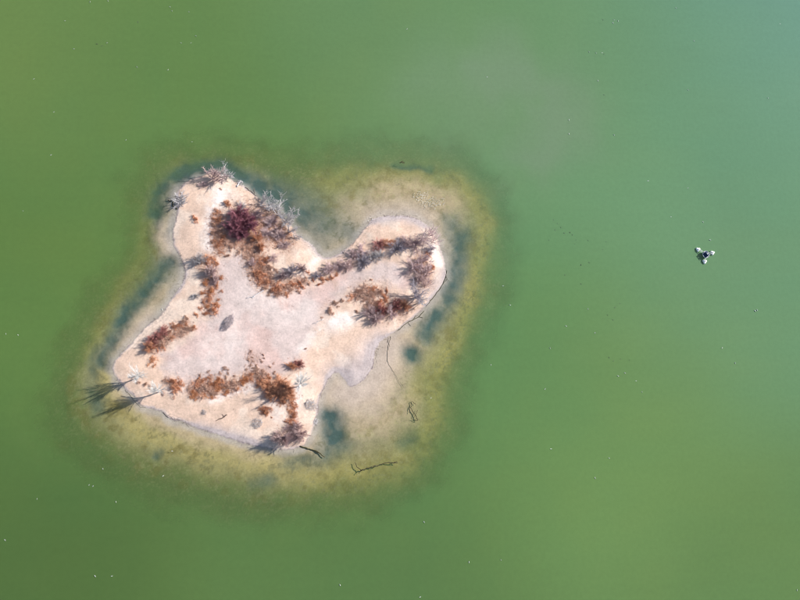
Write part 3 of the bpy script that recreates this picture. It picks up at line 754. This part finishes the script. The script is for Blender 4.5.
for lab, grp, kinds, pts in PATCH:
    ks = kinds.split(); rk = ranked(pts)
    for i, (x, y, r) in enumerate(pts):
        rr = random.Random(i*77+int(x*3+y*5))
        plant(ks[(i*7+int(x)) % len(ks)], x, y, r*rr.uniform(1.0, 1.22), lab+rk[i], grp, sy=rr.uniform(.55, 1.15), hs=rr.uniform(1.1, 2.0))

# ------------------------------------------------------------------ litter between the plants
def litter_stuff(belts, seed, dens, spread):
    random.seed(seed); mb = MB()
    for pts, w, s_ in belts:
        L = sum(math.dist(pts[i], pts[i+1]) for i in range(len(pts)-1)) if len(pts) > 1 else 0
        for k in range(int((L+w*1.6)*w*s_*dens)):
            if len(pts) > 1:
                i = random.randrange(len(pts)-1); f_ = random.random()
                cx = pts[i][0]*(1-f_)+pts[i+1][0]*f_; cy = pts[i][1]*(1-f_)+pts[i+1][1]*f_
            else: cx, cy = pts[0]
            cx += random.gauss(0, w*spread); cy += random.gauss(0, w*spread)
            p = P(cx, cy, .4); z = gh(p[0], p[1])
            if z < .12: continue
            b = Vector((p[0], p[1], z-.01))
            for j in range(random.randint(2, 5)):
                mb.blade(b+Vector((random.gauss(0, .12), random.gauss(0, .12), 0)), rdir(.05, .8), random.uniform(.18, .60), random.uniform(.025, .06), .4)
    return mb
rust_brush = [q for i_, q in enumerate(LITTER) if q[2] >= .6]
lb = bpy.data.objects.new('dry_brush', litter_stuff(rust_brush, 92, .9, .45).mesh('dry_brush', M_RUST)); COL.objects.link(lb)
lb['kind'] = 'stuff'; lb['label'] = 'matted rust coloured dead brush under the thickets'; lb['category'] = 'dry brush'
lo = bpy.data.objects.new('dry_grass', litter_stuff(LITTER, 91, 2.0, .62).mesh('dry_grass', M_BROWN)); COL.objects.link(lo)
lo['kind'] = 'stuff'; lo['label'] = 'sparse dry brown grass and litter between the shrubs'; lo['category'] = 'dry grass'

# ------------------------------------------------------------------ stranded sticks and litter
def debris():
    random.seed(17); mb = MB(); n = len(SHORE)
    def stick(x, y, L):
        p = P(x, y, .1); z = gh(p[0], p[1])
        if z < -.05: return
        a = random.uniform(0, 6.28); d = Vector((math.cos(a), math.sin(a), random.uniform(-.02, .12)))
        limb(Vector((p[0], p[1], z+.02)), d, L, random.uniform(.012, .03), .008, mb, 3, 2, .12, 0)
    for k in range(1500):
        i = random.randrange(n); f_ = random.random(); a, b = SHORE[i], SHORE[(i+1) % n]
        if fbm(np.array(a[0]*.06), np.array(a[1]*.06)) < .47: continue
        stick(a[0]*(1-f_)+b[0]*f_+random.gauss(0, 1.6), a[1]*(1-f_)+b[1]*f_+random.gauss(0, 1.6), random.uniform(.15, .7))
    for k in range(900): stick(random.uniform(120, 440), random.uniform(180, 445), random.uniform(.1, .45))
    return mb
do = bpy.data.objects.new('stranded_sticks', debris().mesh('stranded_sticks', M_BARK)); COL.objects.link(do)
do['kind'] = 'stuff'; do['label'] = 'tiny stranded sticks and debris strewn along the waterline and sand'; do['category'] = 'debris'

# ------------------------------------------------------------------ driftwood
def drift(name, label, pts, r0, r1, m, side=(), z=None, group='driftwood', cat='driftwood'):
    """a crooked log through photo pixels lying on the ground or just awash, with side branches"""
    random.seed(int(pts[0][0]*13+pts[0][1]))
    def place(q):
        p = P(q[0], q[1], 0.); zz = gh(p[0], p[1]) if z is None else z
        return Vector((p[0], p[1], max(zz, -.06)+r0*.3))
    def chain(pp):
        o_ = []
        for i in range(len(pp)-1):
            for k in range(4):
                f_ = k/4; j = random.gauss(0, .38) if (k or i) else 0
                o_.append(place((pp[i][0]*(1-f_)+pp[i+1][0]*f_+j, pp[i][1]*(1-f_)+pp[i+1][1]*f_+random.gauss(0, .38))))
        o_.append(place(pp[-1])); return o_
    root = bpy.data.objects.new(name, None); root.empty_display_size = .3; COL.objects.link(root)
    c = chain(pts); org = c[0].copy(); root.location = org
    def part(nm, ch, a, b):
        mb = MB(); n = len(ch); mb.tube([v-org for v in ch], [(a+(b-a)*i/(n-1))*random.uniform(.8, 1.2) for i in range(n)], 5)
        o = bpy.data.objects.new(nm, mb.mesh(nm, m, True)); o.parent = root; COL.objects.link(o)
    part('log', c, r0, r1)
    for s_ in side: part('branch', chain(s_), r0*.6, r1*.6)
    root['label'] = label; root['category'] = cat; root['group'] = group
drift('driftwood', 'dark forked branch floating in the olive shallows south of the island', [(361,470.5),(367,468),(375,466.5),(383,463.5),(390,462.5),(398,463)], .13, .09, M_DARKWOOD,
      [[(361,470.5),(357,466.5),(355,462.5)], [(361,470.5),(359,473.5)], [(371,467),(376,465)], [(394,462.8),(397.5,461)]], z=.0)
drift('driftwood', 'dark tangled branches awash in the shallows right of the southeast lagoon', [(412,401),(411,408),(414,413),(418,420)], .06, .09, M_DARKWOOD,
      [[(414,418),(418,410)], [(412,419),(418,421)], [(413,401),(415.5,405)], [(410,405),(409.5,413)], [(414,420),(419,419)]], z=.0)
drift('driftwood', 'long thin dark strand of wrack trailing across the southeast shallows', [(390,336),(388.5,345),(387.5,352),(387.5,361),(391,368),(396,376),(402,385)], .035, .02, M_DARKWOOD,
      [[(391,336),(387,343)], [(388,340),(390,347)], [(402,385),(406,384)], [(402,385),(404,388)]], z=.0)
drift('driftwood', 'dark slender log lying along the outer edge of the east shore', [(447,270),(446.5,276),(443,284),(438,291),(432,299),(426,306)], .07, .06, M_DARKWOOD,
      [[(446,277),(449,281)], [(443,284),(447,279)]], z=.0)
drift('driftwood', 'broken dark sticks along the shore below the white east shore tree', [(424,311),(419,317),(412,320),(405,325),(398,330)], .09, .06, M_DARKWOOD,
      [[(419,317),(423,318)], [(413,320),(416,315)], [(408,323),(411,326)]])
drift('driftwood', 'olive sunken log pointing out from the southern tip', [(300,446),(308,448.5),(316,451),(325,457)], .16, .12, M_DARKWOOD, [[(312,449),(318,453)]], z=-.02)
drift('driftwood', 'grey fallen log lying on the pale crust left of the brown tussocks', [(264,291),(258,294),(253,297),(246,299)], .16, .07, M_GREYDEAD, [[(254,296.5),(252,299)]])
drift('driftwood', 'short thin stick lying on the crust near the east mound', [(323,319.5),(318,322),(312,325)], .09, .05, M_GREYDEAD, [[(318,322),(316,321)]])
drift('driftwood', 'small brown log on the south beach right of the stick bundle', [(227,415),(222,418),(216,421)], .13, .06, M_BARK, [[(224,416.5),(222,414.5)]])
drift('driftwood', 'pale log stuck out over the water on the northwest lobe rim', [(237,187),(239,183),(241,181)], .16, .12, M_GREYDEAD, [[(239,183),(243,182)]])
drift('driftwood', 'thin dark pole lying along the upper right rim of the northwest lobe', [(245,187.5),(250,191),(256,196)], .10, .07, M_BARK, [[(254,194),(254.5,188)]])
drift('driftwood', 'thin dark pole lying across the litter beside the cove beach', [(274,250),(281,246),(291,241)], .07, .05, M_BARK, [[(283,245),(286,246)]])
drift('driftwood', 'dark broken stick at the left corner of the northwest lobe', [(173,200),(172.5,206),(177,209.5)], .13, .18, M_DARKWOOD, [[(173,201),(168,200)]])
drift('driftwood', 'thin dark stick line on the west corner shore below the tree shadow', [(125,390),(131,396),(135,402),(140,407)], .035, .03, M_DARKWOOD, [[(140,407),(146,408)]])
drift('driftwood', 'crumbled dark sticks at the waterline of the south beach', [(163,412.5),(167,416),(173,419),(180,420)], .05, .04, M_BARK, [[(167,416),(171,414)]])
drift('driftwood', 'small dark snag in the green water above the northeast shallows', [(400,162.5),(402,162),(404.5,163)], .10, .08, M_DARKWOOD, [[(402,162),(402.5,160.5)]], z=.0)

# ------------------------------------------------------------------ water birds
def bird_mesh(name, m, L=.62):
    mb = MB()
    prof = [(-.50, .015, .10), (-.36, .055, .085), (-.20, .10, .075), (0, .135, .07), (.18, .115, .085), (.28, .06, .12)]
    mb.tube([Vector((x*L, 0, z*L/.62+.02)) for x, r, z in prof], [r*L for x, r, z in prof], 7)
    neck = [(.24, .055, .13), (.30, .045, .22), (.335, .062, .29), (.40, .05, .30), (.44, .018, .285), (.52, .010, .275)]
    mb.tube([Vector((x*L, 0, z*L)) for x, r, z in neck], [r*L for x, r, z in neck], 6)
    for s_ in (-1, 1):
        b = len(mb.v)
        mb.v += [Vector((.16*L, s_*.10*L, .15*L)), Vector((-.1*L, s_*.155*L, .15*L)), Vector((-.52*L, s_*.06*L, .15*L)), Vector((-.1*L, s_*.03*L, .225*L))]
        mb.f += [(b, b+1, b+2, b+3)]
    return mb.mesh(name, m, True)
M_GULL = simple('white_feathers', (.62, .63, .62), .7, .10); M_DUCK = simple('dark_feathers', (.07, .075, .065), .7, .3)
M_GREYB = simple('grey_feathers', (.50, .51, .50), .7, .2)
BIRD = dict(w=bird_mesh('white_bird', M_GULL), d=bird_mesh('dark_bird', M_DUCK, .6), g=bird_mesh('grey_bird', M_GREYB, .60))
def bird(x, y, k, label, group, sc=1.0):
    p = P(x, y, 0); rr = random.Random(int(x*31+y*17))
    o = bpy.data.objects.new('water_bird', BIRD[k]); COL.objects.link(o)
    z = 0.0
    if BX0 < p[0] < BX1 and BY0 < p[1] < BY1: z = max(gh(p[0], p[1]), 0.0)
    o.location = (p[0], p[1], z-.015); o.rotation_euler = (0, 0, rr.uniform(0, 6.28)); s_ = sc*rr.uniform(.85, 1.2); o.scale = (s_, s_, s_)
    o['label'] = label; o['category'] = 'bird'; o['group'] = group
fr_ = random.Random(5); done = []
while len(done) < 92:
    c_ = fr_.choice(((424, 199, 3.2, 3.6), (430, 202, 4.5, 2.8), (436, 202, 5, 2.2), (421, 195, 3, 1.6)))
    x = c_[0]+fr_.gauss(0, c_[2]); y = c_[1]+fr_.gauss(0, c_[3])
    if all(math.hypot(x-a, y-b) > 1.25 for a, b in done) and 413 < x < 447 and 191 < y < 211:
        done.append((x, y)); bird(x, y, 'g' if len(done) % 3 else 'w', 'small pale bird in the dense flock resting in the shallows above the northeast tip', 'flock above the northeast tip', .58)
UL = [(90,2),(108,1),(170,7),(172,11),(189,12),(65,21),(107,43),(196,36),(181,43),(191,43),(137,67),(168,70),(34,79),(54,112),(126,140),(192,142),(23,211),(74,49),(51,155)]
B_ = UL
for q, k_ in zip(B_, ranked(B_)): bird(*q, 'g', 'lone pale bird on the open water above the island'+k_, 'pale birds upper left', .68)
B_ = [(102,46),(97,44),(138,22)]
for q, k_ in zip(B_, ranked(B_)): bird(*q, 'd', 'dark bird on the open water near the upper left'+k_, 'dark birds upper left', .75)
UR = [(407,29),(614,20),(618,21),(613,23),(676,8),(694,41),(780,24),(596,53),(602,53),(589,52),(487,77),(598,81),(688,90),(768,98),(569,134),(569,120),(614,135),(648,181),(688,188),(671,217),(703,222)]
B_ = UR
for q, k_ in zip(B_, ranked(B_)): bird(*q, 'w', 'lone white bird on the water above the floating mixer'+k_, 'white birds upper right', .72)
bird(710, 240, 'w', 'white bird closest to the floating mixer, just above it', 'white birds upper right')
B_ = [(603,20),(640,32),(628,33),(604,54),(604,95),(646,85)]
for q, k_ in zip(B_, ranked(B_)): bird(*q, 'd', 'dark bird on the water in the upper right'+k_, 'dark birds upper right', .6)
DK = [(307,440),(315,447),(322,455),(310,460),(328,466),(340,465),(345,470),(352,480),(376,481),(412,484),(405,499),(298,480),(350,488),(362,530),(378,525),(330,550),(362,568)]
for (x, y), k_ in zip(DK, ranked(DK)): bird(400+x/2, y/2, 'd', 'dark duck in the loose string right of the island'+k_, 'dark ducks right of the island', .6)
B_ = [(430,15),(426,40),(415,30),(441,118),(427,122),(418,115),(459,120),(440,7)]
for (x, y), k_ in zip(B_, ranked(B_)): bird(400+x/2, 300+y/2, 'd', 'dark duck in the group lower right of the island'+k_, 'dark ducks lower right', .58)
LR = [(588,309),(595,333),(625,373),(618,376),(636,381),(642,392),(722,348),(735,363),(491,365),(431,398),(545,389),(551,449),(609,458),(595,478),(469,562),(501,560),(420,597),(424,522),(510,305),(566,326),(550,348),(797,590),(503,286)]
B_ = LR
for q, k_ in zip(B_, ranked(B_)): bird(*q, 'w', 'lone white bird on the open water right of the island'+k_, 'white birds lower right', .72)
bird(755, 311, 'w', 'large white bird on the water below right of the floating mixer', 'pair below the mixer', 1.25)
bird(757, 310.2, 'w', 'smaller white bird touching the large one below right of the mixer', 'pair below the mixer', .9)
LL = [(6,334),(18,335),(37,499),(116,502),(89,485),(93,486),(103,469),(95,576),(112,576),(340,585),(5,540),(163,476),(172,451)]
B_ = LL
for q, k_ in zip(B_, ranked(B_)): bird(*q, 'w', 'lone pale bird on the water lower left of the island'+k_, 'pale birds lower left', .7)
B_ = [(370,218),(372,219.5),(368,221),(162,309.5)]
for q, k_ in zip(B_, ranked(B_)): bird(*q, 'w', 'white bird standing at the waterline of the island'+k_, 'birds at the waterline', .7)
bird(399, 184, 'd', 'dark bird in the tan shallows left of the pale flock', 'dark birds of the shallows', .8)

# ------------------------------------------------------------------ floating mixer
M_FLOAT = simple('white_float_shell', (.80, .80, .78), .35, .06); M_STEEL = simple('galvanised_steel', (.50, .52, .55), .45, .12, 8, .3)
M_PANEL = simple('solar_cells', (.012, .022, .06), .18, .35, 14); M_GREYH = simple('grey_housing', (.42, .44, .47), .5, .12)
M_BLACK = simple('black_hose', (.02, .02, .022), .6, .2)
def obj(name, mb, m, parent, sm=False):
    o = bpy.data.objects.new(name, mb.mesh(name, m, sm)); o.parent = parent; COL.objects.link(o); return o
def box(mb, c, ax, ay, az):
    b = len(mb.v)
    for sx in (-1, 1):
        for sy in (-1, 1):
            for sz in (-1, 1): mb.v.append(c+ax*sx+ay*sy+az*sz)
    mb.f += [tuple(b+i for i in q) for q in ((0,1,3,2),(4,6,7,5),(0,4,5,1),(2,3,7,6),(0,2,6,4),(1,5,7,3))]
c0 = P(705.6, 254.6, .5)
mx = bpy.data.objects.new('floating_mixer', None); COL.objects.link(mx); mx.location = (c0[0], c0[1], 0)
mx['label'] = 'solar powered floating water mixer with three white floats on open water'; mx['category'] = 'water mixer'
hub = Vector((0, 0, .55)); ZU = Vector((0, 0, 1))
deck = MB(); deck.tube([Vector((0, 0, -.15)), Vector((0, 0, .42)), Vector((0, 0, .46)), Vector((0, 0, .62))], [.62, .62, .92, .92], 18); obj('housing', deck, M_GREYH, mx)
rim = MB()
for k in range(18):
    a0, a1 = 2*math.pi*k/18, 2*math.pi*(k+1)/18
    rim.tube([Vector((.95*math.cos(a0), .95*math.sin(a0), .72)), Vector((.95*math.cos(a1), .95*math.sin(a1), .72))], [.045, .045], 5)
obj('rim', rim, M_STEEL, mx)
mot = MB(); mot.tube([Vector((.1, .1, .62)), Vector((.1, .1, 1.0)), Vector((.1, .1, 1.06))], [.2, .2, .1], 10); obj('motor', mot, M_FLOAT, mx, False)
for (x, y) in [(698.4, 249.3), (712.9, 252.6), (705.0, 261.4)]:
    q = P(x, y, .35); v = Vector((q[0]-c0[0], q[1]-c0[1], 0)); d = v.normalized(); sd = ZU.cross(d)
    am = MB()
    for s_ in (-1, 1):
        am.tube([d*.6+sd*s_*.26+ZU*.52, v-d*.1+sd*s_*.12+ZU*.62], [.055, .05], 6)
    for f_ in (.35, .6, .82):
        c_ = v*f_+ZU*.57; w_ = .26+(.12-.26)*f_; am.tube([c_-sd*w_, c_+sd*w_], [.03, .03], 5)
    obj('arm', am, M_STEEL, mx)
    fl = MB(); n = 20; rings = []
    for (zz, sc) in [(-.22, .62), (-.05, .92), (.14, 1.0), (.28, .96), (.38, .72), (.42, .30)]:
        rings.append(len(fl.v))
        for k in range(n):                                   # heart-like pod: wide outside, pointed toward the hub
            a = 2*math.pi*k/n; rr = .54*(1+.26*math.cos(3*a))
            fl.v.append(v+d*(math.cos(a)*rr*sc)+sd*(math.sin(a)*rr*sc*1.05)+ZU*zz)
    for i in range(len(rings)-1):
        for k in range(n): fl.f.append((rings[i]+k, rings[i]+(k+1) % n, rings[i+1]+(k+1) % n, rings[i+1]+k))
    fl.f.append(tuple(rings[-1]+k for k in range(n))); fl.f.append(tuple(rings[0]+k for k in range(n))[::-1])
    f_o = obj('float', fl, M_FLOAT, mx, True)
    bk = MB(); bk.tube([v+ZU*.40, v+ZU*.66], [.09, .07], 8); obj('bracket', bk, M_STEEL, f_o)
for az, tl, L in [(math.radians(215), .55, .95), (math.radians(95), .5, .6), (math.radians(335), .5, .6)]:
    d = Vector((math.cos(az), math.sin(az), 0)); sd = ZU.cross(d)
    n_ = (ZU*math.cos(tl)+d*math.sin(tl)).normalized(); u_ = sd.cross(n_).normalized()
    pn = MB(); box(pn, d*.52+ZU*1.12, u_*.48*L, sd*.62*L, n_*.022); p_o = obj('solar_panel', pn, M_PANEL, mx)
    fm = MB()
    for s_ in (-1, 1):
        box(fm, d*.52+ZU*1.12+sd*s_*(.62*L+.028), u_*(.48*L+.05), sd*.025, n_*.035)
        box(fm, d*.52+ZU*1.12+u_*s_*(.48*L+.028), u_*.025, sd*.62*L, n_*.035)
    obj('panel_frame', fm, M_STEEL, p_o)
    ps = MB(); ps.tube([d*.5+ZU*.55, d*.52+ZU*1.09], [.05, .05], 6); obj('post', ps, M_STEEL, mx)
